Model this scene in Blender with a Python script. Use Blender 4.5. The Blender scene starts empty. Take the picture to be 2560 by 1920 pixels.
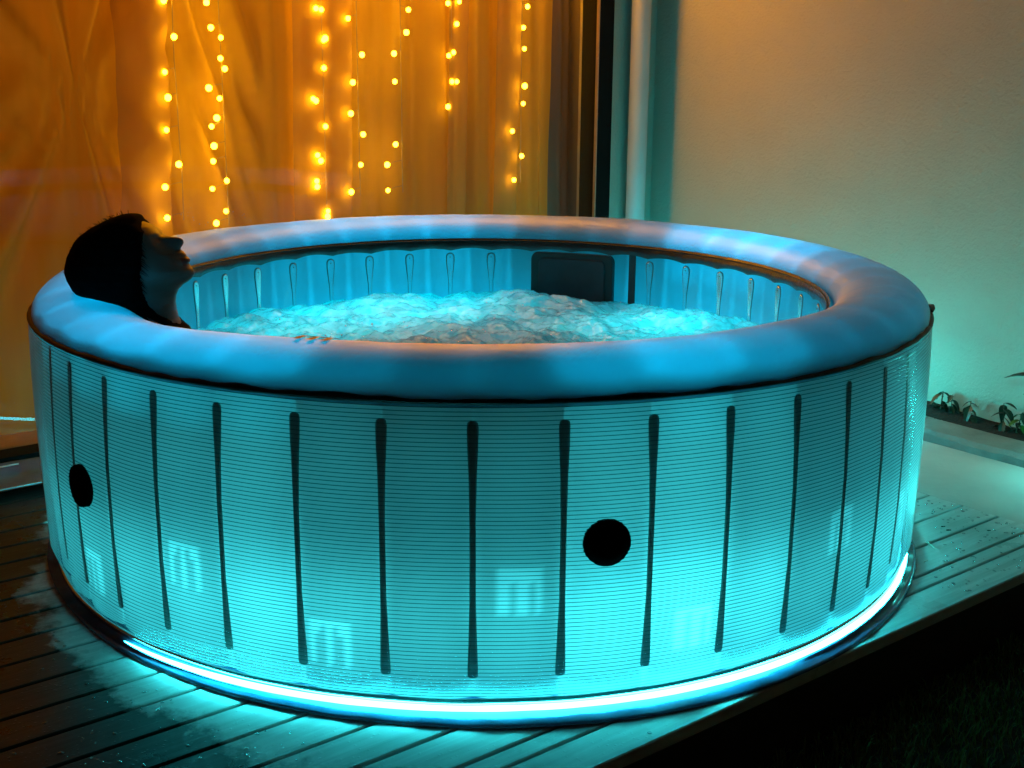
import bpy, bmesh, math, random
from mathutils import Vector, Matrix, noise
random.seed(7)
PI = math.pi
SC = bpy.context.scene
COL = SC.collection

# ------------------------------------------------------------------ camera
F_PX, PITCH, ROLL, CAM_H, CAM_D, YAW, PHI = 3100.98, 0.254457, 0.0078786, 1.069726, 2.888226, 0.02336, 0.6485
CAM = Vector((0, -CAM_D, CAM_H))
FW = Vector((math.sin(YAW) * math.cos(PITCH), math.cos(YAW) * math.cos(PITCH), -math.sin(PITCH)))
RT = Vector((math.cos(YAW), -math.sin(YAW), 0))
UPV = RT.cross(FW)
RT, UPV = math.cos(ROLL) * RT + math.sin(ROLL) * UPV, -math.sin(ROLL) * RT + math.cos(ROLL) * UPV
cd = bpy.data.cameras.new("camera"); cam = bpy.data.objects.new("camera", cd); COL.objects.link(cam)
cd.sensor_width = 36; cd.lens = F_PX / 2560 * 36; cd.clip_end = 200; cd.clip_start = 0.05
M = Matrix.Identity(4)
for i in range(3):
    M[i][0], M[i][1], M[i][2], M[i][3] = RT[i], UPV[i], -FW[i], CAM[i]
cam.matrix_world = M
cd.dof.use_dof = False
SC.camera = cam

# ------------------------------------------------------------------ night sky, moon, exposure
w = bpy.data.worlds.new("World"); SC.world = w; w.use_nodes = True
wn = w.node_tree.nodes; bg = wn["Background"]
sky = wn.new("ShaderNodeTexSky"); sky.sky_type = 'NISHITA'; sky.sun_disc = False
sky.sun_elevation = math.radians(2); sky.sun_rotation = math.radians(200)
w.node_tree.links.new(sky.outputs[0], bg.inputs[0]); bg.inputs[1].default_value = 0.004
sd = bpy.data.lights.new("moon", 'SUN'); sd.energy = 0.008; sd.angle = math.radians(0.5); sd.color = (1, .95, .85)
so = bpy.data.objects.new("moon", sd); COL.objects.link(so); so.rotation_euler = (math.radians(50), 0, math.radians(-30))
SC.view_settings.view_transform = 'Standard'; SC.view_settings.look = 'None'
SC.view_settings.exposure = 0; SC.view_settings.gamma = 1; SC.view_settings.use_curve_mapping = False
SC.render.engine = 'CYCLES'
SC.cycles.use_denoising = True
SC.cycles.max_bounces = 8; SC.cycles.transparent_max_bounces = 16
SC.cycles.caustics_reflective = False; SC.cycles.caustics_refractive = False
SC.cycles.sample_clamp_indirect = 4

D1 = Vector((math.cos(PHI), math.sin(PHI), 0))      # along the boards
D2 = Vector((-math.sin(PHI), math.cos(PHI), 0))     # across the boards, towards the glass door


def dd(a, b, z=0.):
    return D1 * a + D2 * b + Vector((0, 0, z))


def up(px, py, n, c):
    """point of the plane n.x = c that the photograph shows at (px, py)"""
    d = FW + RT * ((px - 1280) / F_PX) - UPV * ((py - 960) / F_PX)
    n = Vector(n)
    return CAM + d * ((c - CAM.dot(n)) / d.dot(n))


# ------------------------------------------------------------------ helpers
def link(o, parent=None):
    COL.objects.link(o)
    if parent: o.parent = parent
    return o


def mesh(name, verts, faces, mat, parent=None, smooth=False, mats=None, mi=None):
    me = bpy.data.meshes.new(name)
    me.from_pydata([tuple(v) for v in verts], [], faces)
    for m in (mats or [mat]): me.materials.append(m)
    if mi: me.polygons.foreach_set("material_index", mi)
    if smooth: me.polygons.foreach_set("use_smooth", [True] * len(me.polygons))
    me.update()
    return link(bpy.data.objects.new(name, me), parent)


def empty(name, loc=(0, 0, 0), parent=None):
    o = bpy.data.objects.new(name, None); o.location = loc; o.empty_display_size = .1
    return link(o, parent)


def tag(o, label=None, cat=None, group=None, kind=None):
    if label: o['label'] = label
    if cat: o['category'] = cat
    if group: o['group'] = group
    if kind: o['kind'] = kind
    return o


class MB:
    def __init__(s): s.v = []; s.f = []; s.m = []
    def quad(s, a, b, c, d, m=0):
        n = len(s.v); s.v += [a, b, c, d]; s.f.append((n, n + 1, n + 2, n + 3)); s.m.append(m)
    def box(s, x0, x1, y0, y1, z0, z1, m=0, frame=None, bev=0):
        P = [(x0, y0, z0), (x1, y0, z0), (x1, y1, z0), (x0, y1, z0), (x0 + bev, y0 + bev, z1), (x1 - bev, y0 + bev, z1), (x1 - bev, y1 - bev, z1), (x0 + bev, y1 - bev, z1)]
        n = len(s.v)
        F = [(0, 3, 2, 1), (4, 5, 6, 7), (0, 1, 5, 4), (1, 2, 6, 5), (2, 3, 7, 6), (3, 0, 4, 7)]
        if bev:   # chamfered top edge
            P = P[:4] + [(x0, y0, z1 - bev), (x1, y0, z1 - bev), (x1, y1, z1 - bev), (x0, y1, z1 - bev)] + P[4:]
            F = [(0, 3, 2, 1), (8, 9, 10, 11)]
            for a in (0, 4):
                for k in range(4): F.append((a + k, a + (k + 1) % 4, a + 4 + (k + 1) % 4, a + 4 + k))
        if frame: P = [frame(*p) for p in P]
        s.v += [Vector(p) for p in P]; s.f += [tuple(n + i for i in f) for f in F]; s.m += [m] * len(F)
    def tube(s, pts, rad, n=8, m=0, cap=True):
        pts = [Vector(p) for p in pts]; base = len(s.v)
        rr = rad if isinstance(rad, (list, tuple)) else [rad] * len(pts)
        for i, p in enumerate(pts):
            t = (pts[min(i + 1, len(pts) - 1)] - pts[max(i - 1, 0)]).normalized()
            a = t.cross(Vector((0, 0, 1)) if abs(t.z) < .9 else Vector((1, 0, 0))).normalized(); b = t.cross(a)
            for k in range(n):
                an = 2 * PI * k / n; s.v.append(p + (a * math.cos(an) + b * math.sin(an)) * rr[i])
        for i in range(len(pts) - 1):
            for k in range(n):
                q = base + i * n; s.f.append((q + k, q + (k + 1) % n, q + n + (k + 1) % n, q + n + k)); s.m.append(m)
        if cap:
            s.f.append(tuple(base + k for k in range(n))[::-1]); s.m.append(m)
            q = base + (len(pts) - 1) * n; s.f.append(tuple(q + k for k in range(n))); s.m.append(m)
    def build(s, name, mats, parent=None, smooth=False):
        if not isinstance(mats, (list, tuple)): mats = [mats]
        return mesh(name, s.v, s.f, None, parent, smooth, mats, s.m)


def revolve(prof, a0, a1, n, fr=None):
    """surface of revolution about the spa axis; fr(r, z, angle, j) may displace"""
    V = []; Fc = []; m = len(prof); closed = abs(a1 - a0 - 2 * PI) < 1e-6
    cols = n if closed else n + 1
    for i in range(cols):
        a = a0 + (a1 - a0) * i / n
        for j, (r, z) in enumerate(prof):
            if fr: r, z = fr(r, z, a, j)
            V.append((r * math.cos(a), r * math.sin(a), z))
    for i in range(n):
        k = (i + 1) % cols if closed else i + 1
        for j in range(m - 1):
            Fc.append((i * m + j, k * m + j, k * m + j + 1, i * m + j + 1))
    return V, Fc


# ------------------------------------------------------------------ materials
def newmat(name):
    m = bpy.data.materials.new(name); m.use_nodes = True
    nt = m.node_tree; nt.nodes.clear()
    out = nt.nodes.new("ShaderNodeOutputMaterial")
    return m, nt, out


def N(nt, t, **kw):
    n = nt.nodes.new("ShaderNode" + t)
    for k, v in kw.items():
        if k in n.inputs.keys():
            n.inputs[k].default_value = v
        else:
            setattr(n, k, v)
    return n


def L(nt, a, b): nt.links.new(a, b)


def c4(c): return (c[0], c[1], c[2], 1)


def noise_tex(nt, scale, detail=4, rough=.6, dist=0, coord='Object', stretch=None):
    tc = N(nt, "TexCoord"); src = tc.outputs[coord]
    if stretch:
        mp = N(nt, "Mapping"); mp.inputs['Scale'].default_value = stretch
        if len(stretch) == 3: L(nt, src, mp.inputs[0]); src = mp.outputs[0]
    n = N(nt, "TexNoise"); n.inputs['Scale'].default_value = scale; n.inputs['Detail'].default_value = detail
    n.inputs['Roughness'].default_value = rough; n.inputs['Distortion'].default_value = dist
    L(nt, src, n.inputs['Vector'])
    return n


def ramp(nt, fac, stops):
    r = N(nt, "ValToRGB"); e = r.color_ramp.elements
    while len(e) < len(stops): e.new(.5)
    for i, (p, c) in enumerate(stops):
        e[i].position = p; e[i].color = c4(c)
    L(nt, fac, r.inputs[0]); return r


def principled(name, c1, c2=None, rough=.5, scale=20, bump=0, bscale=None, spec=.5, stretch=None, coord='Object', metallic=0, detail=5, r2=None, coat=0):
    m, nt, out = newmat(name)
    b = N(nt, "BsdfPrincipled"); b.inputs['Roughness'].default_value = rough
    b.inputs['Specular IOR Level'].default_value = spec; b.inputs['Metallic'].default_value = metallic
    b.inputs['Coat Weight'].default_value = coat
    if c2 is None: c2 = tuple(x * .8 for x in c1)
    n = noise_tex(nt, scale, detail, coord=coord, stretch=stretch)
    r = ramp(nt, n.outputs[0], [(.35, c1), (.65, c2)]); L(nt, r.outputs[0], b.inputs['Base Color'])
    if r2 is not None:
        rr = ramp(nt, n.outputs[0], [(.35, (rough,) * 3), (.65, (r2,) * 3)]); L(nt, rr.outputs[0], b.inputs['Roughness'])
    if bump:
        n2 = noise_tex(nt, bscale or scale * 3, 4, coord=coord, stretch=stretch)
        bp = N(nt, "Bump"); bp.inputs['Strength'].default_value = bump; bp.inputs['Distance'].default_value = .01
        L(nt, n2.outputs[0], bp.inputs['Height']); L(nt, bp.outputs[0], b.inputs['Normal'])
    L(nt, b.outputs[0], out.inputs[0])
    return m


def emitter(name, color, strength):
    m, nt, out = newmat(name)
    e = N(nt, "Emission"); e.inputs[0].default_value = c4(color); e.inputs[1].default_value = strength
    L(nt, e.outputs[0], out.inputs[0]); return m


def pvc(name, trans, diff, tw=.6, rough=.35, gloss=.12, bump=.1, attr=None, attr_col=(1, 1, 1)):
    """translucent vinyl: lets the lamps inside the chambers shine through"""
    m, nt, out = newmat(name)
    n = noise_tex(nt, 6, 4)
    vr = ramp(nt, n.outputs[0], [(.3, tuple(x * .86 for x in trans)), (.7, trans)])
    tl = N(nt, "BsdfTranslucent"); di = N(nt, "BsdfDiffuse"); di.inputs[0].default_value = c4(diff)
    col = vr.outputs[0]
    if attr:
        at = N(nt, "Attribute"); at.attribute_name = attr
        mx = N(nt, "MixRGB"); mx.inputs[2].default_value = c4(attr_col)
        L(nt, at.outputs['Fac'], mx.inputs[0]); L(nt, col, mx.inputs[1]); col = mx.outputs[0]
    L(nt, col, tl.inputs[0])
    mix = N(nt, "MixShader"); mix.inputs[0].default_value = tw
    L(nt, di.outputs[0], mix.inputs[1]); L(nt, tl.outputs[0], mix.inputs[2])
    gl = N(nt, "BsdfGlossy"); gl.inputs['Roughness'].default_value = rough
    lw = N(nt, "LayerWeight"); lw.inputs[0].default_value = .35
    mu = N(nt, "Math", operation='MULTIPLY_ADD'); mu.inputs[1].default_value = gloss * 2; mu.inputs[2].default_value = gloss * .25
    L(nt, lw.outputs['Fresnel'], mu.inputs[0])
    m2 = N(nt, "MixShader"); L(nt, mu.outputs[0], m2.inputs[0]); L(nt, mix.outputs[0], m2.inputs[1]); L(nt, gl.outputs[0], m2.inputs[2])
    if bump:
        n2 = noise_tex(nt, 9, 3); bp = N(nt, "Bump"); bp.inputs['Strength'].default_value = bump; bp.inputs['Distance'].default_value = .02
        L(nt, n2.outputs[0], bp.inputs['Height']); L(nt, bp.outputs[0], gl.inputs['Normal'])
    L(nt, m2.outputs[0], out.inputs[0]); return m


def clearish(name, tint, tw, diff, rough, gloss, dw=.2, bump=0):
    """clear plastic or glass: mostly see-through, some milky scatter, some reflection"""
    m, nt, out = newmat(name)
    tr = N(nt, "BsdfTransparent"); tr.inputs[0].default_value = c4(tint)
    tl = N(nt, "BsdfTranslucent"); tl.inputs[0].default_value = c4(diff)
    di = N(nt, "BsdfDiffuse"); di.inputs[0].default_value = c4(diff)
    a = N(nt, "MixShader"); a.inputs[0].default_value = .4; L(nt, tl.outputs[0], a.inputs[1]); L(nt, di.outputs[0], a.inputs[2])
    mix = N(nt, "MixShader"); mix.inputs[0].default_value = dw
    L(nt, tr.outputs[0], mix.inputs[1]); L(nt, a.outputs[0], mix.inputs[2])
    gl = N(nt, "BsdfGlossy"); gl.inputs['Roughness'].default_value = rough
    fr = N(nt, "Fresnel"); fr.inputs[0].default_value = 1.5
    mu = N(nt, "Math", operation='MULTIPLY'); mu.inputs[1].default_value = gloss; mu.use_clamp = True
    L(nt, fr.outputs[0], mu.inputs[0])
    m2 = N(nt, "MixShader"); L(nt, mu.outputs[0], m2.inputs[0]); L(nt, mix.outputs[0], m2.inputs[1]); L(nt, gl.outputs[0], m2.inputs[2])
    if bump:
        n2 = noise_tex(nt, 3, 2); bp = N(nt, "Bump"); bp.inputs['Strength'].default_value = bump; bp.inputs['Distance'].default_value = .02
        L(nt, n2.outputs[0], bp.inputs['Height']); L(nt, bp.outputs[0], gl.inputs['Normal'])
    L(nt, m2.outputs[0], out.inputs[0]); return m


CYAN = (.02, .86, 1.0)
M_WALLPVC = pvc("outer_vinyl", (.55, .62, .62), (.5, .52, .5), .6, attr="print", attr_col=(1, 1, 1))
M_RIM = pvc("rim_vinyl", (.1, .70, 1), (.10, .20, .30), .62, rough=.45, gloss=.32)
M_INNER = pvc("inner_vinyl", (.2, .74, .95), (.03, .25, .36), .6, rough=.3, gloss=.06)
M_SKIRT = clearish("ribbed_clear_sheet", (.93, 1, .99), 0, (.6, .85, .85), .32, 1.0, .11)
M_GROOVE = clearish("ribbed_sheet_groove", (.12, .24, .25), 0, (.22, .38, .36), .2, 1.3, .35)  # dark refraction lines of the clear ribs put into this tint
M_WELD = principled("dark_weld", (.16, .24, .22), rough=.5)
M_WELDIN = None
M_WELDIN = clearish("inner_weld", (.97, 1, 1), 0, (.6, .8, .8), .25, 1.2, .12)
M_BLACK = principled("black_piping", (.006, .007, .01), rough=.45, scale=30)
M_BAND = principled("under_rim_band", (.055, .045, .04), (.03, .028, .026), rough=.28, scale=14, spec=.8, bump=.3)
M_PANEL = principled("grey_hatch", (.035, .05, .045), rough=.5)
M_STRAP = principled("grey_strap", (.05, .055, .06), rough=.5)
M_CAP = principled("matt_black_cap", (.002, .002, .002), rough=.95, spec=.05)
M_MAT = principled("blue_ground_mat", (.07, .22, .42), (.03, .13, .3), rough=.22, scale=7, bump=.35, bscale=9, coat=.4)
M_LED = emitter("led_strip_glow", (.035, .92, 1), 32)
M_LED2 = emitter("led_strip_added", (.01, .85, .95), 12)
M_LED3 = emitter("led_strip_white", (.05, .95, 1), 62)
M_LOGO = principled("printed_logo", (.55, .16, .04), rough=.5)
M_BAFFLE = principled("inner_baffle", (.35, .38, .38), rough=.7)

# ------------------------------------------------------------------ inflatable spa
NCH = 41; CH = 2 * PI / NCH
A_OUT = math.radians(-91.0); A_IN = math.radians(97.3)
spa = empty("inflatable_spa")
tag(spa, "round inflatable hot tub with ribbed clear skirt glowing cyan on the deck", "hot tub")


def cell(a, a0):      # 0 at a seam, 1 at the middle of a chamber
    t = ((a - a0) / CH) % 1.0
    return math.sin(PI * t)


NA = NCH * 14
# outer wall with its prints
LOGO = ["##########", "###.##.###", "##..##..##", "##..##..##", "##..##..##", "##..##..##", "##..##..##"]
logos = [(388, 1225), (705, 1395), (1130, 1285), (1510, 1360), (1830, 1150), (188, 1235), (1955, 1110)]
def cyl_hit(px, py, R):
    d = FW + RT * ((px - 1280) / F_PX) - UPV * ((py - 960) / F_PX)
    a = d.x ** 2 + d.y ** 2; b = 2 * (CAM.x * d.x + CAM.y * d.y); c = CAM.x ** 2 + CAM.y ** 2 - R * R
    D = b * b - 4 * a * c
    if D < 0: return None
    P = CAM + d * ((-b - math.sqrt(D)) / 2 / a)
    return math.atan2(P.y, P.x), P.z
S = 2560 / 2212
lg = [h for h in (cyl_hit(x * S, y * S, 1.0) for x, y in logos) if h]
RW = .982
zs = [.02 + i * .0085 for i in range(63)]
V, Fc = revolve([(RW, z) for z in zs], 0, 2 * PI, NA,
                lambda r, z, a, j: (r - .012 * (1 - cell(a, A_OUT) ** .6) + .010 * math.sin(PI * min(1, z / .55)), z))
o = mesh("outer_wall", V, Fc, M_WALLPVC, spa, True)
at = o.data.attributes.new("print", 'FLOAT', 'POINT'); vals = []
for v in V:
    a = math.atan2(v[1], v[0]); p = 0
    for la, lz in lg:
        u = (a - la + PI) % (2 * PI) - PI
        cx = (u / .076 + .5) * 10; cy = (.5 - (v[2] - lz) / .084) * 7
        if 0 <= cx < 10 and 0 <= cy < 7 and LOGO[int(cy)][int(cx)] == '#': p = 1
    vals.append(p)
at.data.foreach_set("value", vals)

# inner wall
V, Fc = revolve([(.800, .02 + .534 * i / 24) for i in range(25)], 0, 2 * PI, NA,
                lambda r, z, a, j: (r - .010 * cell(a, A_IN) ** .7 * math.sin(PI * min(1, .08 + z / .58)), z))
mesh("inner_wall", V, Fc, M_INNER, spa, True)
# tub floor
V, Fc = revolve([(.0, .02), (.4, .02), (.8, .02)], 0, 2 * PI, 96); mesh("tub_floor", V, Fc, M_INNER, spa, True)
# rim tube
prof = []
for k in range(33):
    t = -0.55 + (PI + 1.0) * k / 32
    prof.append((.901 + .1 * math.cos(t), .551 + (.066 if math.sin(t) > 0 else .03) * math.sin(t)))
def sag(a, z):     # the bather's back presses the rim down
    d = (a - math.radians(-143) + PI) % (2 * PI) - PI
    return .021 * math.exp(-(d / math.radians(24)) ** 2) * max(0, min(1, (z - .545) / .066))
V, Fc = revolve(prof, 0, 2 * PI, NA, lambda r, z, a, j: (r + .4 * sag(a, z) * (r < .9) + .0012 * noise.noise(Vector((a * 5, r * 8, 1))), z - sag(a, z) + (.0022 * noise.noise(Vector((math.cos(a) * 3, math.sin(a) * 3, 3))) if j > 4 else 0) - .0012 * (1 - cell(a, A_OUT) ** .4)))
rim = mesh("rim", V, Fc, M_RIM, spa, True)
# black wavy piping on the outside, below the rim
def pipe_fr(r, z, a, j):
    wv = noise.noise(Vector((math.cos(a) * 7, math.sin(a) * 7, 0))); wv2 = noise.noise(Vector((math.cos(a) * 19, math.sin(a) * 19, 5)))
    zz = .0025 * wv + .0014 * wv2
    h = 1 + .7 * wv + .6 * wv2
    return r, .5495 + zz + (z - .55) * max(.35, h)
pp = [(1.001 + .0075 * math.cos(t), .55 + .0044 * math.sin(t)) for t in [2 * PI * k / 10 for k in range(11)]]
V, Fc = revolve(pp, 0, 2 * PI, 600, pipe_fr); mesh("piping", V, Fc, M_BLACK, spa, True)
# little folded tabs of the piping at the right end
mb = MB()
for az, z in ((-14, .5545),):
    a = math.radians(az); c = Vector((1.006 * math.cos(a), 1.006 * math.sin(a), z)); t = Vector((-math.sin(a), math.cos(a), 0))
    mb.tube([c - t * .045, c - t * .030, c - t * .012 + Vector((.003, 0, .001)), c + t * .010 + Vector((.004, 0, .002)), c + t * .03, c + t * .045], [.001, .003, .0052, .0056, .004, .001], 10)
mb.build("piping_fold", M_BLACK, spa, True)
# glossy band inside, rim shade put into its dark colour, scalloped lower edge
def band_fr(r, z, a, j):
    k = j / 6
    low = .532 - .007 * (1 - cell(a, A_IN) ** .8) - .004 * noise.noise(Vector((math.cos(a) * 4, math.sin(a) * 4, 9)))
    zz = .560 * (1 - k) + low * k
    return .795 - .011 * math.sin(PI * (.1 + .6 * k)) - .002 * k, zz
V, Fc = revolve([(0, 0)] * 7, 0, 2 * PI, NA, band_fr); mesh("under_rim_band", V, Fc, M_BAND, spa, True)
V, Fc = revolve([(.7855 + .002 * math.cos(t), .5545 + .002 * math.sin(t)) for t in [2 * PI * k / 6 for k in range(7)]], 0, 2 * PI, 240)
mesh("inner_bead", V, Fc, M_BLACK, spa, True)

# vertical baffles between the chambers
base_baf = None
for k in range(NCH):
    a = A_OUT + k * CH; c, s = math.cos(a), math.sin(a)
    if base_baf is None:
        base_baf = bpy.data.meshes.new("baffle")
        base_baf.from_pydata([(.81, 0, .03), (.966, 0, .03), (.970, 0, .535), (.81, 0, .535)], [], [(0, 1, 2, 3)]); base_baf.materials.append(M_BAFFLE)
    o = link(bpy.data.objects.new("baffle", base_baf), spa); o.rotation_euler[2] = a

# outer weld lines, weld shade put into their dark colour, wide at the ends (local frame: x = radial, y = tangent)
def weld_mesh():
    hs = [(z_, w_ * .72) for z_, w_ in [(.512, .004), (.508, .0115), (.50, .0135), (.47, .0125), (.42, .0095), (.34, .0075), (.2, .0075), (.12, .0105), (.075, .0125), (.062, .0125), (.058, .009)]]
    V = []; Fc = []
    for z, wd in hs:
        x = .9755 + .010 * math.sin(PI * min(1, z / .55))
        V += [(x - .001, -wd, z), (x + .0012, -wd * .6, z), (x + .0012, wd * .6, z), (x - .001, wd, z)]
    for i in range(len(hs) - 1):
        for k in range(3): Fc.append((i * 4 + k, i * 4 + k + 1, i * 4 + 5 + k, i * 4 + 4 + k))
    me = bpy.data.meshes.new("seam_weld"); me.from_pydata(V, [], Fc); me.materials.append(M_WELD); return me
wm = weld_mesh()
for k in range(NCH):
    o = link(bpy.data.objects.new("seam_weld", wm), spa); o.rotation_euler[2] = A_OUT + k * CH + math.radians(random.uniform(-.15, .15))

# teardrop welds on the inner wall
def tear(sc, x, mat_i, V, Fc, mi):
    b = len(V); pts = []
    for k in range(9):
        t = PI * k / 8; pts.append((.0115 * sc * math.cos(t), .505 + .0105 * sc * math.sin(t)))
    pts += [(-.0115 * sc, .49), (-.0055 * sc, .43), (-.0045 * sc, .30), (.0045 * sc, .30), (.0055 * sc, .43), (.0115 * sc, .49)]
    for y, z in pts: V.append((x + .001, y, z))
    k2 = .72 if mat_i else .88
    for y, z in pts: V.append((x, y * k2, .47 + (z - .47) * (.93 if mat_i else .96)))
    n = len(pts)
    for k in range(n): Fc.append((b + k, b + (k + 1) % n, b + n + (k + 1) % n, b + n + k)); mi.append(mat_i)
    if not mat_i: Fc.append(tuple(b + n + k for k in range(n))); mi.append(mat_i)
V, Fc, mi = [], [], []
tear(1.14, .7975, 1, V, Fc, mi); tear(.9, .7955, 0, V, Fc, mi)
me = bpy.data.meshes.new("teardrop_weld"); me.from_pydata(V, [], Fc); me.materials.append(M_WELDIN); me.materials.append(M_WELD); me.polygons.foreach_set("material_index", mi)
mv = MB(); mv.tube([(.796, 0, .5035), (.7945, 0, .5035)], [.0022, .0016], 8); mev = None
for k in range(NCH):
    az = math.degrees(A_IN) + k * 360 / NCH
    d = (az - 70.5 + 180) % 360 - 180
    if abs(d) < 13: continue
    o = link(bpy.data.objects.new("teardrop_weld", me), spa); o.rotation_euler[2] = math.radians(az)
    if mev is None:
        r_ = mv.build("rivet", M_WELD, o); mev = r_.data
    else:
        r_ = link(bpy.data.objects.new("rivet", mev), o)

# hatch and strap on the inner wall
def curved_patch(name, a0, a1, z0, z1, r, th, rad, mat, parent, n=20):
    V = []; Fc = []; pts = []
    wdt = (a1 - a0) * r
    def corner(cx, cz, s0):
        return [(cx + rad * math.cos(s0 + PI / 2 * k / 5), cz + rad * math.sin(s0 + PI / 2 * k / 5)) for k in range(6)]
    pts = corner(wdt - rad, z1 - rad, 0) + [(wdt * (1 - k / 8), z1) for k in range(1, 8)] + corner(rad, z1 - rad, PI / 2) + corner(rad, z0 + rad, PI) + [(wdt * k / 8, z0) for k in range(1, 8)] + corner(wdt - rad, z0 + rad, 1.5 * PI)
    n = len(pts)
    for rr, k in ((r, 1), (r - th, 1), (r - th - .001, .97)):
        for x, z in pts:
            x = wdt / 2 + (x - wdt / 2) * k; z = (z0 + z1) / 2 + (z - (z0 + z1) / 2) * k
            a = a0 + x / r; V.append((rr * math.cos(a), rr * math.sin(a), z))
    for l in (0, 1):
        for k in range(n): Fc.append((l * n + k, l * n + (k + 1) % n, (l + 1) * n + (k + 1) % n, (l + 1) * n + k))
    c = len(V)
    for k in range(9):
        a = a0 + (a1 - a0) * k / 8
        V.append(((r - th - .001) * math.cos(a), (r - th - .001) * math.sin(a), (z0 + z1) / 2))
    for k in range(n):
        x1 = pts[k][0] / wdt; x2 = pts[(k + 1) % n][0] / wdt
        i1 = min(8, max(0, round(x1 * 8))); i2 = min(8, max(0, round(x2 * 8)))
        A, B = 2 * n + k, 2 * n + (k + 1) % n
        Fc.append((A, B, c + i1) if i1 == i2 else (A, B, c + i2, c + i1))
    return mesh(name, V, Fc, mat, parent)
hatch = curved_patch("filter_hatch", math.radians(61.4), math.radians(79.7), .26, .523, .797, .016, .02, M_PANEL, spa)
curved_patch("hatch_recess", math.radians(63.2), math.radians(78), .28, .508, .7795, .0025, .015, M_STRAP, hatch)
curved_patch("strap", math.radians(56.4), math.radians(57.9), .2, .55, .792, .003, .002, M_STRAP, spa)

# ribbed clear skirt
def taper(a): return .020 * max(0, math.cos(a - math.radians(-8))) ** 3      # the foot tucks in at the right
prof = []; mats_rows = []
z = .016; RIB = .0073; nr = int((.548 - z) / RIB)
for k in range(nr):
    prof += [(1.0025, z), (1.0045, z + RIB * .3), (1.0040, z + RIB * .62), (1.0025, z + RIB * .80)]
    mats_rows += [0, 0, 0, 1]; z += RIB
prof.append((1.0025, z))
NS = 288
def skirt_fr(r, z, a, j):
    b = .006 * math.sin(PI * min(1, z / .57))
    t = .0048 * noise.noise(Vector((math.cos(a) * 3, math.sin(a) * 3, z * 3)))
    low = max(0, 1 - z / .07)
    wob = low * .0016 * noise.noise(Vector((math.cos(a) * 14, math.sin(a) * 14, z * 2)))
    left = max(0, math.cos(a - math.radians(-158))) ** 3 * low * .018
    return r + b * .8 + t - left - taper(a) * low - .004 * low - .0015 * (1 - cell(a, A_OUT) ** .5), z + wob + (.010 * low * max(0, math.cos(a - math.radians(-60))) )
V, Fc = revolve(prof, 0, 2 * PI, NS, skirt_fr)
# leave the two round holes' discs in front instead of cutting the sheet
mesh("ribbed_skirt", V, Fc, None, spa, True, [M_SKIRT, M_GROOVE], [m for _ in range(NS) for m in mats_rows])
# hem
V, Fc = revolve([(1.003, .022), (1.008, .022), (1.009, .012), (1.004, .012), (1.003, .022)], 0, 2 * PI, 240, lambda r, z, a, j: (r - taper(a) - max(0, math.cos(a - math.radians(-158))) ** 3 * .018, z + .012 * max(0, math.cos(a - math.radians(-60)))+ .0015 * noise.noise(Vector((math.cos(a) * 9, math.sin(a) * 9, 2)))))
mesh("skirt_hem", V, Fc, M_GROOVE, spa, True)

# black round caps
for (px, py, rr) in ((1312 * S, 1173 * S, .0405), (173 * S, 1050 * S, .041)):
    a, zc = cyl_hit(px, py, 1.012)
    V = [(1.019, 0, 0)]; Fc = []; n = 72
    for rad, x in ((rr * .6, 1.0185), (rr * .97, 1.0165), (rr, 1.006)):
        for k in range(n):
            t = 2 * PI * k / n; q = rad
            if rad > rr * .9: q += .0011 * math.sin(rad * math.sin(t) / RIB * 2 * PI) * abs(math.cos(t)) + random.uniform(-.0004, .0004)
            aa = q * math.cos(t) / 1.01
            V.append((x * math.cos(aa), x * math.sin(aa), q * math.sin(t)))
    for k in range(n):
        Fc.append((0, 1 + k, 1 + (k + 1) % n))
        for l in (0, 1): Fc.append((1 + l * n + k, 1 + (l + 1) * n + k, 1 + (l + 1) * n + (k + 1) % n, 1 + l * n + (k + 1) % n))
    o = mesh("black_cap", V, Fc, M_CAP, spa, True); o.location = (0, 0, zc); o.rotation_euler[2] = a

# LED strip at the foot (front and right side) and the mat below
A0, A1 = math.radians(-132), math.radians(-22)
def led_fr(r, z, a, j):
    k = min(1, (a - A0) / .30) ** .5
    k *= 1 + .10 * noise.noise(Vector((math.cos(a) * 22, math.sin(a) * 22, 0)))
    return 1.006 - taper(a) + (r - 1.006) * k, .015 + (z - .015) * k
V, Fc = revolve([(1.006, .015), (1.018, .0165), (1.0165, .0209), (1.006, .0218)], A0, A1, 200, led_fr)
mesh("led_strip", V, Fc, M_LED, spa, True)
V, Fc = revolve([(1.006, .015), (1.018, .0165), (1.0165, .0209), (1.006, .0218)], math.radians(-22), math.radians(28), 90, lambda r, z, a, j: (r - taper(a), z))
mesh("led_strip", V, Fc, M_LED3, spa, True)
V, Fc = revolve([(1.004, .010), (1.020, .010), (1.018, .050), (1.004, .052)], math.radians(28), math.radians(95), 120, lambda r, z, a, j: (r - taper(a), z))
mesh("led_strip", V, Fc, M_LED2, spa, True)  # unseen taller run of strip, added to light the wall cyan
V, Fc = revolve([(1.006, .015), (1.018, .0165), (1.0165, .0209), (1.006, .0218)], math.radians(95), math.radians(185), 120)
mesh("led_strip", V, Fc, M_LED, spa, True)
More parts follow.
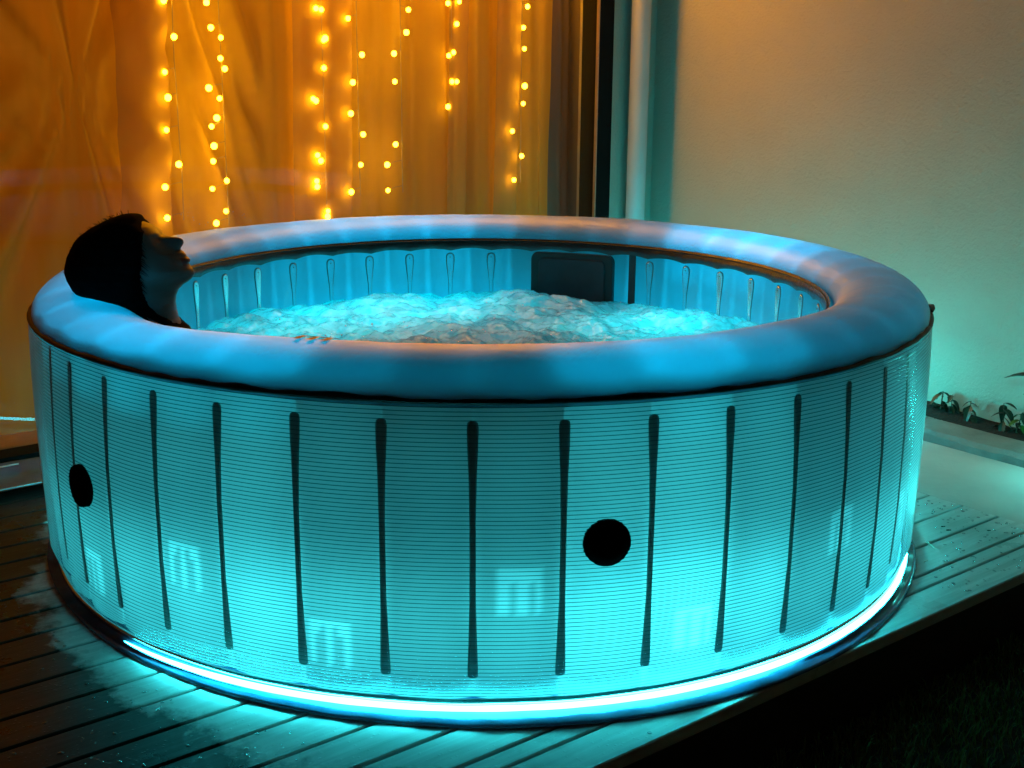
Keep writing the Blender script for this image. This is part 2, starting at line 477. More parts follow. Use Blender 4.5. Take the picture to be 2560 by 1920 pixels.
def mat_fr(r, z, a, j):
    wv = noise.noise(Vector((math.cos(a) * 5, math.sin(a) * 5, 0))); w2 = noise.noise(Vector((math.cos(a) * 16, math.sin(a) * 16, 4)))
    rgt = max(0, math.cos(a - math.radians(-38)))
    left = max(0, math.cos(a - math.radians(-160))) ** 2
    k = 1 if j in (2, 3, 4, 5) else 0
    return r + k * (.004 * wv + .002 * w2 - .006 * rgt - .034 * max(0, math.cos(a - math.radians(-14))) ** 3 - .05 * left * (1 if j > 1 else .9)), z + (k * .003 * (w2 + .5 * wv) * (1 + .4 * rgt) if j < 5 else 0)
V, Fc = revolve([(.90, .012), (1.012, .013), (1.034, .0080), (1.052, .007), (1.058, .003), (1.052, .001), (.9, .001)], 0, 2 * PI, 720, mat_fr)
mesh("ground_mat", V, Fc, M_MAT, spa, True)
# loose corner of the mat by the door, left
V = []; Fc = []; nx, ny = 30, 8
for i in range(nx + 1):
    for j in range(ny + 1):
        a = -1.75 + 1.0 * i / nx; b = .775 + .225 * j / ny
        z = .010 + .007 * noise.noise(Vector((a * 5, b * 14, 0))) + .012 * math.exp(-((b - .775) / .02) ** 2) + .016 * math.exp(-((b - .985) / .03) ** 2)
        V.append(dd(a, b + .01 * noise.noise(Vector((a * 3, 0, 4))), z))
for i in range(nx):
    for j in range(ny):
        q = i * (ny + 1) + j; Fc.append((q, q + ny + 1, q + ny + 2, q + 1))
o = mesh("mat_corner", V, Fc, M_MAT, spa, True)
mb = MB()
for b0 in (.776, .962):
    mb.tube([dd(a, b0 + .006 * noise.noise(Vector((a * 3, 0, b0))), .026) for a in [-1.7 + .08 * i for i in range(12)]], .0022, 6)
mb.build("mat_hem", principled("pale_hem", (.5, .6, .65), rough=.3), spa, True)

# small logo printed on the inside of the near rim
mb = MB()
cth = math.radians(-108.5)
def rimpt(u, v):   # u along the rim (m), v across towards the outside (m)
    a = cth + u / .91; r = .905 + v
    t = math.acos(max(-1, min(1, (r - .901) / .1)))
    return Vector((r * math.cos(a), r * math.sin(a), .551 + .066 * math.sin(t) + .0015))
for u in (-.030, -.004, .022):
    mb.quad(rimpt(u - .013, -.045), rimpt(u - .001, -.045), rimpt(u + .006, .004), rimpt(u - .006, .004))
mb.quad(rimpt(-.043, -.057), rimpt(.030, -.057), rimpt(.021, -.0451), rimpt(-.043, -.0451))
mb.build("rim_logo", M_LOGO, spa)

# lamps inside the chambers -----------------------------------------------------
LCACHE = {}
def area(name, loc, direction, sx, sy, watts, color, parent=None, upv=None):
    key = (name, sx, sy, round(watts, 3), color)
    if key not in LCACHE:
        l = bpy.data.lights.new(name, 'AREA'); l.shape = 'RECTANGLE'; l.size = sx; l.size_y = sy; l.energy = watts; l.color = color; LCACHE[key] = l
    o = bpy.data.objects.new(name, LCACHE[key]); link(o, parent)
    d = Vector(direction).normalized(); z = -d
    u = Vector(upv or (0, 0, 1)); x = u.cross(z).normalized(); y = z.cross(x)
    m = Matrix.Identity(4)
    for i in range(3): m[i][0], m[i][1], m[i][2], m[i][3] = x[i], y[i], z[i], loc[i]
    o.matrix_world = m
    return o
def interp(tab, x):
    for (a, b), (c, d) in zip(tab, tab[1:]):
        if a <= x <= c: return b + (d - b) * (x - a) / (c - a)
    return tab[0][1] if x < tab[0][0] else tab[-1][1]
W_OUT = [(-180, .5), (-150, .5), (-125, .7), (-113, .95), (-105, .7), (-96, .55), (-87, .6), (-78, 1.05), (-69, 1.25), (-60, .9), (-51, .55), (-43, .6), (-30, .9), (0, .8), (90, .7), (180, .5)]
W_RIM = [(-180, .7), (-165, 1.), (-150, 1.0), (-130, 1.25), (-112, 1.0), (-105, .55), (-100, .2), (-91, .1), (-84, .15), (-78, .8), (-68, 1.05), (-58, .7), (-47, .35), (-30, .2), (-10, .25), (8, .7), (25, 1.5), (45, 1.3), (57, .3), (62, .05), (74, .02), (82, .1), (92, .9), (120, 1.1), (150, .5), (180, .7)]
W_IN = [(-180, .6), (0, .8), (40, 1.0), (55, .7), (75, .35), (90, .9), (100, 1.15), (130, 1.0), (150, .6), (180, .6)]
for k in range(NCH):
    a = A_OUT + (k + .5) * CH; deg = (math.degrees(a) + 180) % 360 - 180
    c, s = math.cos(a), math.sin(a); R = Vector((c, s, 0))
    area("chamber_lamp", R * .862 + Vector((0, 0, .13)), R - Vector((0, 0, .20)), .09, .22, round(.88 * interp(W_OUT, deg) ** 1.35, 2), (.065, .9, 1.0), spa)
    area("chamber_lamp", R * .862 + Vector((0, 0, .40)), R, .09, .20, round(.19 * interp(W_OUT, deg) ** 1.5, 2), (.065, .9, 1.0), spa)
    area("chamber_lamp", R * .93 + Vector((0, 0, .34)), -R + Vector((0, 0, .1)), .09, .26, round(.27 * interp(W_IN, deg), 2), (.01, .75, 1.0), spa)
    area("chamber_lamp", R * .895 + Vector((0, 0, .42)), (0, 0, 1), .10, .12, round(.15 * interp(W_RIM, deg) ** 2.4, 3), (.005, .72, 1.0), spa, upv=R).data.spread = math.radians(105)
for (x, y, e) in ((-.42, .48, 1.3), (-.12, .62, 1.3), (.50, .38, 1.4), (-.62, .18, .8), (.64, .05, 1.0), (-.3, .3, .35), (.2, .28, .3)):
    area("underwater_lamp", Vector((x, y, .06)), (0, 0, 1), .35, .35, e * .60, (.0, .85, .95), spa, upv=(1, 0, 0)).data.spread = math.radians(85)

# ------------------------------------------------------------------ churning water
def water_mat():
    m, nt, out = newmat("foaming_water")
    n = noise_tex(nt, 7, 8, .7, .6)
    cr = ramp(nt, n.outputs[0], [(.3, (.02, .38, .42)), (.5, (.04, .8, .88)), (.68, (.06, 1, 1))])
    tl = N(nt, "BsdfTranslucent"); L(nt, cr.outputs[0], tl.inputs[0])
    di = N(nt, "BsdfDiffuse"); di.inputs[0].default_value = (.8, .6, .25, 1)  # amber curtain reflections put into the foam's diffuse colour
    mx = N(nt, "MixShader"); mx.inputs[0].default_value = .10
    L(nt, tl.outputs[0], mx.inputs[1]); L(nt, di.outputs[0], mx.inputs[2])
    n2 = noise_tex(nt, 55, 6, .7, .5); n3 = N(nt, 'TexVoronoi'); n3.inputs['Scale'].default_value = 150; L(nt, N(nt, 'TexCoord').outputs['Object'], n3.inputs['Vector'])
    bp = N(nt, "Bump"); bp.inputs['Strength'].default_value = .4; bp.inputs['Distance'].default_value = .006; L(nt, n2.outputs[0], bp.inputs['Height'])
    bp2 = N(nt, "Bump"); bp2.inputs['Strength'].default_value = .3; bp2.inputs['Distance'].default_value = .002; L(nt, n3.outputs[0], bp2.inputs['Height']); L(nt, bp.outputs[0], bp2.inputs['Normal'])
    L(nt, bp2.outputs[0], tl.inputs['Normal']); L(nt, bp2.outputs[0], di.inputs['Normal'])
    gl = N(nt, "BsdfGlossy"); gl.inputs['Roughness'].default_value = .12; L(nt, bp2.outputs[0], gl.inputs['Normal'])
    fr = N(nt, "Fresnel"); fr.inputs[0].default_value = 1.33; L(nt, bp2.outputs[0], fr.inputs['Normal'])
    mu = N(nt, "Math", operation='MULTIPLY'); mu.inputs[1].default_value = 1.1; mu.use_clamp = True; L(nt, fr.outputs[0], mu.inputs[0])
    m2 = N(nt, "MixShader"); L(nt, mu.outputs[0], m2.inputs[0]); L(nt, mx.outputs[0], m2.inputs[1]); L(nt, gl.outputs[0], m2.inputs[2])
    L(nt, m2.outputs[0], out.inputs[0]); return m
M_WATER = water_mat()
def water_h(x, y):
    r = math.hypot(x, y); a = math.atan2(y, x)
    v = Vector((x * 5.2, y * 5.2, 0))
    h = .013 * noise.noise(v) + .014 * noise.noise(v * 2.3 + Vector((5, 3, 1))) + .010 * noise.noise(v * 5.3) + .0045 * noise.noise(v * 11) + .0022 * noise.noise(v * 24)
    # jets along the wall throw the water up
    jet = math.exp(-((r - .66) / .10) ** 2)
    h += jet * (.045 * max(0, noise.noise(Vector((math.cos(a) * 3.5, math.sin(a) * 3.5, 8))) + .25))
    h += .007 * math.exp(-(((x - .02) / .10) ** 2 + ((y - .55) / .07) ** 2)) + .016 * math.exp(-(((x - .5) / .1) ** 2 + ((y - .42) / .08) ** 2)) + .018 * math.exp(-(((x + .42) / .1) ** 2 + ((y - .5) / .08) ** 2)) - .02 * math.exp(-(((x - .28) / .12) ** 2 + ((y - .6) / .12) ** 2))
    return .392 + h
V = []; Fc = []; NR, NT = 150, 440
for i in range(NR + 1):
    r = .792 * (i / NR) ** .75
    for j in range(NT):
        a = 2 * PI * j / NT; x, y = r * math.cos(a), r * math.sin(a); V.append((x, y, water_h(x, y)))
for i in range(NR):
    for j in range(NT):
        k = (j + 1) % NT; Fc.append((i * NT + j, (i + 1) * NT + j, (i + 1) * NT + k, i * NT + k))
tag(mesh("water", V, Fc, M_WATER, None, True), kind='structure')
# droplets and foam bubbles thrown up from it
bm = bmesh.new()
for _ in range(260):
    a = random.uniform(0, 2 * PI); r = .77 * math.sqrt(random.random()); x, y = r * math.cos(a), r * math.sin(a)
    if noise.noise(Vector((x * 5, y * 5, 2))) < -.05: continue
    rad = random.choice([.0012, .0016, .002, .003]) * random.uniform(.7, 1.3)
    bmesh.ops.create_icosphere(bm, subdivisions=1, radius=rad, matrix=Matrix.Translation((x, y, water_h(x, y) + rad * .5 + random.expovariate(1 / .006) * (random.random() < .4))))
me = bpy.data.meshes.new("foam_bubbles"); bm.to_mesh(me); bm.free(); me.materials.append(clearish("droplet_clear", (.95, 1, 1), 0, (.9, 1, 1), .1, .8, .6))
for p_ in me.polygons: p_.use_smooth = True
tag(link(bpy.data.objects.new("foam_bubbles", me)), "small clear bubbles and droplets scattered over the churning tub water", "bubbles", kind='stuff')

# ------------------------------------------------------------------ wooden deck
def wood_mat():
    m, nt, out = newmat("deck_wood")
    b = N(nt, "BsdfPrincipled")
    geo = N(nt, "NewGeometry")
    rot = N(nt, "Mapping", vector_type='POINT'); rot.inputs['Rotation'].default_value = (0, 0, -PHI); L(nt, geo.outputs['Position'], rot.inputs[0])
    oi = N(nt, "ObjectInfo")
    # grain along the boards
    st = N(nt, "Mapping"); st.inputs['Scale'].default_value = (1.6, 26, 10); L(nt, rot.outputs[0], st.inputs[0])
    gn = N(nt, "TexNoise"); gn.inputs['Scale'].default_value = 3; gn.inputs['Detail'].default_value = 8; gn.inputs['Distortion'].default_value = .6
    gn.noise_dimensions = '4D'; L(nt, st.outputs[0], gn.inputs['Vector'])
    mw = N(nt, "Math", operation='MULTIPLY'); mw.inputs[1].default_value = 9; L(nt, oi.outputs['Random'], mw.inputs[0]); L(nt, mw.outputs[0], gn.inputs['W'])
    paler = ramp(nt, gn.outputs[0], [(.3, (.46, .46, .43)), (.5, (.58, .58, .55)), (.7, (.68, .68, .65))])
    darker = ramp(nt, gn.outputs[0], [(.3, (.007, .009, .006)), (.5, (.012, .014, .010)), (.7, (.022, .024, .017))])
    # pale patch round the tub with a ragged edge, dark elsewhere
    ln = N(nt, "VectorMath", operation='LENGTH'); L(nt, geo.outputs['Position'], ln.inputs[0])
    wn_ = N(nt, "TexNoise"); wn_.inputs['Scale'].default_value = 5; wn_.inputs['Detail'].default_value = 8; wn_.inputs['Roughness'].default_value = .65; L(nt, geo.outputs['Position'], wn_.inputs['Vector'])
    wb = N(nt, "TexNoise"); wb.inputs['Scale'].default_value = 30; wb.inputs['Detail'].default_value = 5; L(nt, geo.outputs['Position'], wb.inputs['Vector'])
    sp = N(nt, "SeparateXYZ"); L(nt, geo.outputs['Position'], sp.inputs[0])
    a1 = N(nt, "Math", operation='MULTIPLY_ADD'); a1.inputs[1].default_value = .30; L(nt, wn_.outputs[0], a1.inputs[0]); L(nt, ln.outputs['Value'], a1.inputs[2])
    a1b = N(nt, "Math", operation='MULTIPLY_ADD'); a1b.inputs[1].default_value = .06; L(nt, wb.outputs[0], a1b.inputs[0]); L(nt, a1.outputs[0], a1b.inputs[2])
    # the pale area reaches further on the right
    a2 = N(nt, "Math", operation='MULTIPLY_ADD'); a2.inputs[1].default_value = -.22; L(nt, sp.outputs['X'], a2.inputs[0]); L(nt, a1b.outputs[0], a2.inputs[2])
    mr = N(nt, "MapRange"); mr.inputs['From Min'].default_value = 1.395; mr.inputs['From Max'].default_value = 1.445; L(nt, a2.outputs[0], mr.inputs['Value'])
    mx = N(nt, "MixRGB"); L(nt, mr.outputs[0], mx.inputs[0]); L(nt, paler.outputs[0], mx.inputs[1]); L(nt, darker.outputs[0], mx.inputs[2])
    # algae
    an = N(nt, "TexNoise"); an.inputs['Scale'].default_value = 4.5; an.inputs['Detail'].default_value = 6; L(nt, rot.outputs[0], an.inputs['Vector'])
    ar = N(nt, "MapRange"); ar.inputs['From Min'].default_value = .5; ar.inputs['From Max'].default_value = .7; ar.inputs['To Max'].default_value = .25; L(nt, an.outputs[0], ar.inputs['Value'])
    mg = N(nt, "MixRGB"); mg.inputs[2].default_value = (.03, .07, .035, 1); L(nt, ar.outputs[0], mg.inputs[0]); L(nt, mx.outputs[0], mg.inputs[1])
    L(nt, mg.outputs[0], b.inputs['Base Color'])
    rr = ramp(nt, wn_.outputs[0], [(.35, (.22,) * 3), (.6, (.42,) * 3)]); L(nt, rr.outputs[0], b.inputs['Roughness'])
    b.inputs['Specular IOR Level'].default_value = .3
    bp = N(nt, "Bump"); bp.inputs['Strength'].default_value = .35; bp.inputs['Distance'].default_value = .002; L(nt, gn.outputs[0], bp.inputs['Height'])
    dn = N(nt, "TexVoronoi"); dn.inputs['Scale'].default_value = 85; L(nt, geo.outputs['Position'], dn.inputs['Vector'])
    dr = N(nt, "MapRange"); dr.inputs['From Min'].default_value = .0; dr.inputs['From Max'].default_value = .22; dr.inputs['To Min'].default_value = 1; dr.inputs['To Max'].default_value = 0; L(nt, dn.outputs['Distance'], dr.inputs['Value'])
    bp2 = N(nt, "Bump"); bp2.inputs['Strength'].default_value = .35; bp2.inputs['Distance'].default_value = .0018; L(nt, dr.outputs[0], bp2.inputs['Height']); L(nt, bp.outputs[0], bp2.inputs['Normal'])
    L(nt, bp2.outputs[0], b.inputs['Normal'])
    L(nt, b.outputs[0], out.inputs[0]); return m
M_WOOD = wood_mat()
M_WOODD = principled("dark_deck_frame", (.03, .02, .012), rough=.6)
M_SCREW = principled("screw_steel", (.35, .35, .35), rough=.3, metallic=1)
deck = empty("deck"); tag(deck, kind='structure')
edges = [-1.031, -.9455, -.9]
while edges[-1] < 1.0: edges.append(edges[-1] + .0968)
edges[-1] = 1.075
XL = -3.2; XR = .975
for i in range(len(edges) - 1):
    b0, b1 = edges[i] + (.0035 if i else 0), edges[i + 1] - .0035
    mb = MB(); z1 = random.uniform(-.0012, 0)
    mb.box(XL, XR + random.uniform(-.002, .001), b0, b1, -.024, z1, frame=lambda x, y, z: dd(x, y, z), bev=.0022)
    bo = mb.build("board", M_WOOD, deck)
    if i >= 0:
        sb = MB()
        for a in (-1.32, -.42, .52, .93):
            for b in (b0 + .022, b1 - .022):
                if b1 - b0 < .05 and b > b0 + .03: continue
                c = dd(a + random.uniform(-.006, .006), b + random.uniform(-.003, .003), z1)
                if math.hypot(c.x, c.y) < 1.06: continue
                sb.tube([c + Vector((0, 0, -.002)), c + Vector((0, 0, .0006)), c + Vector((0, 0, .0012))], [.0042, .0042, .003], 10)
        if sb.v: sb.build("screw", M_SCREW, bo)
mb = MB()
mb.box(XL, XR, -1.027, -1.0, -.16, -.0245, frame=lambda x, y, z: dd(x, y, z))
mb.build("deck_fascia", M_WOODD, deck)
mb = MB()
for a in (-1.32, -.42, .52, .93):
    mb.box(a - .025, a + .025, -.998, 1.07, -.16, -.0245, frame=lambda x, y, z: dd(x, y, z))
mb.build("joist", M_WOODD, deck)

# ------------------------------------------------------------------ concrete strip, kerb, soil, lawn
M_CONC = principled("pale_concrete", (.58, .56, .52), (.50, .48, .45), rough=.55, scale=5, bump=.25, bscale=60, coord='Object', detail=8)
M_KERB = principled("kerb_concrete", (.25, .26, .24), (.17, .18, .17), rough=.8, scale=9, bump=.6, bscale=50)
M_SOIL = principled("dark_soil", (.02, .014, .008), (.008, .006, .004), rough=.95, scale=40, bump=1, bscale=60)
mb = MB(); mb.box(.979, 1.385, -6, 1.3, -.2, -.003, frame=lambda x, y, z: dd(x, y, z), bev=.001)
tag(mb.build("path", M_CONC), kind='structure')
V = []; Fc = []; n = 240
for i in range(n + 1):
    b = -6 + 7.2 * i / n
    j = .004 * noise.noise(Vector((b * 20, 0, 0))) + .006 * noise.noise(Vector((b * 5, 3, 0)))
    for (a, z) in ((1.387 + j, -.05), (1.386 + j, .018 + j * .5), (1.398, .030 + .5 * j), (1.50 + .5 * j, .034), (1.512, .02), (1.513, -.05)):
        V.append(dd(a, b, z))
for i in range(n):
    for k in range(5): Fc.append((i * 6 + k, i * 6 + k + 1, i * 6 + 7 + k, i * 6 + 6 + k))
tag(mesh("kerb", V, Fc, M_KERB, None, False), kind='structure')
V = []; Fc = []; n = 300; m_ = 14
def soil_z(a, b):
    hump = .028 * math.exp(-((b + .12) / .30) ** 2) + .014 * math.exp(-((b + .95) / .2) ** 2)
    return .026 + (hump + .006 * noise.noise(Vector((a * 30, b * 30, 0)))) * math.sin(PI * min(1, max(0.0, (a - 1.50) / .16)) * .8 + .3)
for i in range(n + 1):
    b = -6 + 7.2 * i / n
    for k in range(m_ + 1):
        a = 1.505 + .105 * k / m_; V.append(dd(a, b, soil_z(a, b)))
for i in range(n):
    for k in range(m_): q = i * (m_ + 1) + k; Fc.append((q, q + 1, q + m_ + 2, q + m_ + 1))
tag(mesh("soil_bed", V, Fc, M_SOIL, None, True), kind='structure')

M_LAWN = principled("lawn_ground", (.012, .022, .008), (.022, .02, .01), rough=.95, scale=6, bump=1, bscale=30)
V = []; Fc = []; n = 60
for i in range(n + 1):
    for k in range(n + 1):
        x = -40 + 80 * i / n; y = -40 + 80 * k / n; V.append((x, y, -.165))
for i in range(n):
    for k in range(n): q = i * (n + 1) + k; Fc.append((q, q + n + 1, q + n + 2, q + 1))
tag(mesh("ground", V, Fc, M_LAWN), kind='structure')
# grass beside the deck
M_GRASS = principled("grass_blades", (.10, .24, .06), (.13, .18, .05), rough=.7, scale=3)
V = []; Fc = []
for _ in range(26000):
    a = random.uniform(-1.1, .97); b = -1.035 - 1.3 * random.random() ** 1.1
    den = noise.noise(Vector((a * 4, b * 4, 0)))
    if den < random.uniform(-.5, .25): continue
    p = dd(a, b, -.166); h = random.uniform(.012, .034) * (1 + .6 * den); an = random.uniform(0, 2 * PI); wd = random.uniform(.0012, .0024)
    t = Vector((math.cos(an), math.sin(an), 0)); ln = Vector((-t.y, t.x, 0)) * h * random.uniform(.1, .9)
    q = len(V); V += [p - t * wd, p + t * wd, p + ln * .4 + Vector((0, 0, h * .7)) + t * wd * .6, p + ln * .4 + Vector((0, 0, h * .7)) - t * wd * .6, p + ln + Vector((0, 0, h))]
    Fc += [(q, q + 1, q + 2, q + 3), (q + 3, q + 2, q + 4)]
tag(mesh("grass", V, Fc, M_GRASS), "short dark grass growing below the deck edge", "grass", kind='stuff')

# ------------------------------------------------------------------ house walls
def plaster():
    m, nt, out = newmat("rough_plaster")
    b = N(nt, "BsdfPrincipled"); b.inputs['Roughness'].default_value = .8
    n = noise_tex(nt, 1.6, 6); r = ramp(nt, n.outputs[0], [(.3, (.42, .41, .33)), (.7, (.50, .49, .40))]); L(nt, r.outputs[0], b.inputs['Base Color'])
    n2 = noise_tex(nt, 90, 5, .65); n3 = noise_tex(nt, 4, 5)
    bp = N(nt, "Bump"); bp.inputs['Strength'].default_value = 1; bp.inputs['Distance'].default_value = .0045; L(nt, n2.outputs[0], bp.inputs['Height'])
    bp2 = N(nt, "Bump"); bp2.inputs['Strength'].default_value = .3; bp2.inputs['Distance'].default_value = .012; L(nt, n3.outputs[0], bp2.inputs['Height']); L(nt, bp.outputs[0], bp2.inputs['Normal'])
    L(nt, bp2.outputs[0], b.inputs['Normal']); L(nt, b.outputs[0], out.inputs[0]); return m
M_PLASTER = plaster()
fr_ = lambda x, y, z: dd(x, y, z)
mb = MB(); mb.box(1.61, 1.80, -5, 1.08, -.2, 3.2, frame=fr_)
o = mb.build("plaster_wall", M_PLASTER); tag(o, "tall rough plaster wall on the right, washed orange above and cyan below", "wall", kind='structure')
mb = MB(); mb.box(1.394, 1.80, 1.081, 1.26, -.2, 3.2, frame=fr_)
o = mb.build("corner_wall", M_PLASTER); tag(o, "narrow strip of plaster wall between door frame and corner pipe", "wall", kind='structure')
# downpipe in the corner
mb = MB(); pc = dd(1.480, 1.028, 0)
mb.tube([pc + Vector((0, 0, z)) for z in (.0, .8, 1.6, 2.4, 3.1)], .035, 28)
pipe = empty("downpipe"); tag(pipe, "white round downpipe running down the wall corner beside the black door frame", "pipe")
mb.build("pipe_tube", principled("pipe_paint", (.62, .62, .62), (.58, .58, .58), rough=.4, scale=3), pipe, True)
M_BRK = principled("pipe_bracket", (.5, .5, .5), rough=.5)
for z in (.35, 2.0):
    mb = MB(); mb.tube([pc + Vector((0, 0, z)), pc + Vector((0, 0, z + .025))], .0375, 28); mb.build("bracket", M_BRK, pipe, True)

# glass door
door = empty("glass_door"); tag(door, "large glass patio door in a black frame, fairy lights and curtain behind it", "door")
M_FRAME = principled("black_frame", (.008, .008, .008), rough=.7, spec=.1)
mb = MB(); mb.box(1.318, 1.392, 1.074, 1.16, -.02, 2.7, frame=fr_); mb.build("door_stile", M_FRAME, door)
mb = MB(); mb.box(1.3115, 1.3165, 1.066, 1.0775, .02, 2.7, frame=fr_); mb.build("edge_trim", principled("bare_metal_trim", (.55, .45, .4), rough=.3, metallic=.8), door)
mb = MB(); mb.box(-3.2, 1.3105, 1.078, 1.16, -.16, .012, frame=fr_); mb.build("threshold", M_FRAME, door)
mb = MB(); mb.box(-3.2, 1.3105, 1.06, 1.16, 2.45, 2.7, frame=fr_); mb.build("head_rail", M_FRAME, door)
M_GLASS = clearish("door_glass", (.95, .97, .95), 0, (.5, .5, .5), .015, .6, .004, bump=.01)
mb = MB(); mb.quad(dd(-3.2, 1.085, .012), dd(1.3105, 1.085, .012), dd(1.3105, 1.085, 2.45), dd(-3.2, 1.085, 2.45)); mb.build("glass_pane", M_GLASS, door)

# small cyan kerb lights, unseen; three behind the tub added to tint the wall
M_FIX = principled("lamp_housing", (.02, .02, .02), rough=.5)
for i, (a, b, wt_, colr, lab) in enumerate(((1.36, -.83, 3.4, (.06, 1, .95), "short cyan garden light on the concrete strip, nearest the lawn"), (1.36, -.12, 2.6, (.01, .92, 1), "added unseen cyan fill lamp behind the right side of the tub"),
                                           (1.36, .34, 2.2, (.01, .92, 1), "added unseen cyan fill lamp behind the back of the tub"), (1.34, .80, 1.2, (.01, .85, 1), "added unseen cyan fill lamp nearest the corner pipe"))):
    t = empty("unseen_garden_light", dd(a, b, 0)); tag(t, lab, "lamp", "cyan garden lights along the kerb")
    mb = MB(); mb.tube([(0, 0, -.003), (0, 0, .085)], .018, 14); mb.build("lamp_post", M_FIX, t, True)
    mb = MB(); mb.tube([(0, 0, .086), (0, 0, .098)], [.020, .020], 16); mb.build("lens", emitter("lens_glow", colr, 6), t, True)
    pl = bpy.data.lights.new("unseen_garden_lamp", 'POINT'); pl.energy = wt_; pl.color = colr; pl.shadow_soft_size = .02
    o = bpy.data.objects.new("unseen_garden_lamp", pl); link(o, t); o.location = (0, 0, .125)

# room behind: side walls and ceiling keep the night out, floor
M_ROOM = principled("room_paint", (.45, .36, .25), rough=.8)
mb = MB()
mb.box(-3.4, 2.0, 3.3, 3.4, -.2, 2.9, frame=fr_); mb.box(-3.4, -3.25, 1.2, 3.3, -.2, 2.9, frame=fr_); mb.box(1.81, 1.95, 1.27, 3.3, -.2, 2.9, frame=fr_)
mb.box(-3.4, 2.0, 1.2, 3.4, 2.75, 2.95, frame=fr_); mb.box(-3.25, 1.81, 1.165, 3.3, -.03, .0, frame=fr_)
tag(mb.build("room_interior", M_ROOM), kind='structure')

# ------------------------------------------------------------------ curtain
def cloth(name, trans, tw, see):
    m, nt, out = newmat(name)
    tc = N(nt, "TexCoord")
    mp = N(nt, "Mapping"); mp.inputs['Scale'].default_value = (9, 9, .7); L(nt, tc.outputs['Object'], mp.inputs[0])
    n = N(nt, "TexNoise"); n.inputs['Scale'].default_value = 1.6; n.inputs['Detail'].default_value = 5; L(nt, mp.outputs[0], n.inputs['Vector'])
    r = ramp(nt, n.outputs[0], [(.3, tuple(x * .84 for x in trans)), (.7, trans)])
    tl = N(nt, "BsdfTranslucent"); L(nt, r.outputs[0], tl.inputs[0])
    di = N(nt, "BsdfDiffuse"); L(nt, r.outputs[0], di.inputs[0])
    mx = N(nt, "MixShader"); mx.inputs[0].default_value = tw; L(nt, di.outputs[0], mx.inputs[1]); L(nt, tl.outputs[0], mx.inputs[2])
    tr = N(nt, "BsdfTransparent"); tr.inputs[0].default_value = (1, .9, .8, 1)
    m2 = N(nt, "MixShader"); m2.inputs[0].default_value = see; L(nt, mx.outputs[0], m2.inputs[1]); L(nt, tr.outputs[0], m2.inputs[2])
    L(nt, m2.outputs[0], out.inputs[0]); return m
M_CURT = cloth("orange_voile", (.9, .58, .08), .55, .03)
M_CURT2 = cloth("sheer_overlay", (.95, .62, .14), .5, .35)
M_CURT3 = cloth("taupe_drape", (.30, .24, .2), .25, .0)
def s_of_px(px, b):      # position along the door of the picture column px on the plane d2 = b (near eye height)
    return up(px, 300, D2, b).dot(D1)
CB = 1.235
folds = [(735, .030, 30), (890, .022, 26), (955, -.018, 22), (1010, .020, 22), (1062, -.02, 20), (1118, .026, 12), (1172, -.022, 12), (1240, .02, 25), (1292, -.020, 20), (1338, .016, 18)]
fs = [(s_of_px(p, CB), a, (s_of_px(p + w_, CB) - s_of_px(p, CB))) for p, a, w_ in folds]
SL = s_of_px(640, CB)
def curt_y(s, z):
    y = 0
    for c, a, wd in fs:
        u = (s - c - .012 * (1.2 - z)) / wd
        y += a * (1 / (1 + math.exp(-max(-30, min(30, 2.2 * u)))) - .5) * math.exp(-(u / 4) ** 2) * 1.3
    k = 1 / (1 + math.exp(-(s - SL) / .02))          # 0 left: gathered and swept; 1 right: hanging straight
    y += k * (.008 * math.sin(s * 40 + 2 * noise.noise(Vector((s * 3, z * .4, 0)))) + .003 * math.sin(s * 97 + 1.2))
    # left part: folds fan out from a gather point
    P = up(190, 235, D2, CB); gs, gz = P.dot(D1), P.z
    dx, dz = s - gs, z - gz
    r = math.hypot(dx, dz) + .02; an = math.atan2(dz, dx)
    g = noise.noise(Vector((math.cos(an) * 2.2, math.sin(an) * 2.2, .5)))
    up_ = .5 + .5 * math.tanh((dz + .1) * 5)
    fan = (.032 * math.sin(an * 13 + 3 * g) + .014 * math.sin(an * 23 + 1.5 + 4 * g)) * min(1, r * 2.6)
    hang = .018 * math.sin((s + .25 * z * up_) * 44 + 3 * noise.noise(Vector((s * 4, z, 7)))) + .01 * math.sin((s + .3 * z) * 83)
    kk = 1 / (1 + math.exp((s - s_of_px(430, CB)) / .02))
    y += (1 - k) * (kk * fan + (1 - kk) * hang)
    y += .010 * noise.noise(Vector((s * 5, z * 3, 3)))
    return y
def sheet(name, s0, s1, z0, z1, ns, nz, fy, mat, parent=None):
    V = []; Fc = []
    for i in range(ns + 1):
        for j in range(nz + 1):
            s = s0 + (s1 - s0) * i / ns; z = z0 + (z1 - z0) * j / nz
            ss, y = fy(s, z, i / ns, j / nz); V.append(dd(ss, y, z))
    for i in range(ns):
        for j in range(nz): q = i * (nz + 1) + j; Fc.append((q, q + nz + 1, q + nz + 2, q + 1))
    return mesh(name, V, Fc, mat, parent, True)
sR = s_of_px(1377, CB)
sR0 = sR
curt = empty("curtain"); tag(curt, "long sheer orange curtain glowing behind the glass door, gathered at the left", "curtain")
sheet("curtain_cloth", -1.5, sR, .03, 2.4, 620, 60, lambda s, z, u, v: (s - (.012 * (1.27 - z) if u > .98 else 0), CB + curt_y(s, z)), M_CURT, curt)
for (pa, pb) in ((300, 430), (735, 885), (1115, 1175), (1236, 1300)):
    sa, sb_ = s_of_px(pa, CB - .04), s_of_px(pb, CB - .04)
    sheet("sheer_fold", sa, sb_, .03, 2.4, 24, 40, lambda s, z, u, v: (s - .028 * (1.27 - z) * .9, CB - .018 - .012 * math.sin(PI * u) + curt_y(s, z) * .6 - .03), M_CURT2, curt)
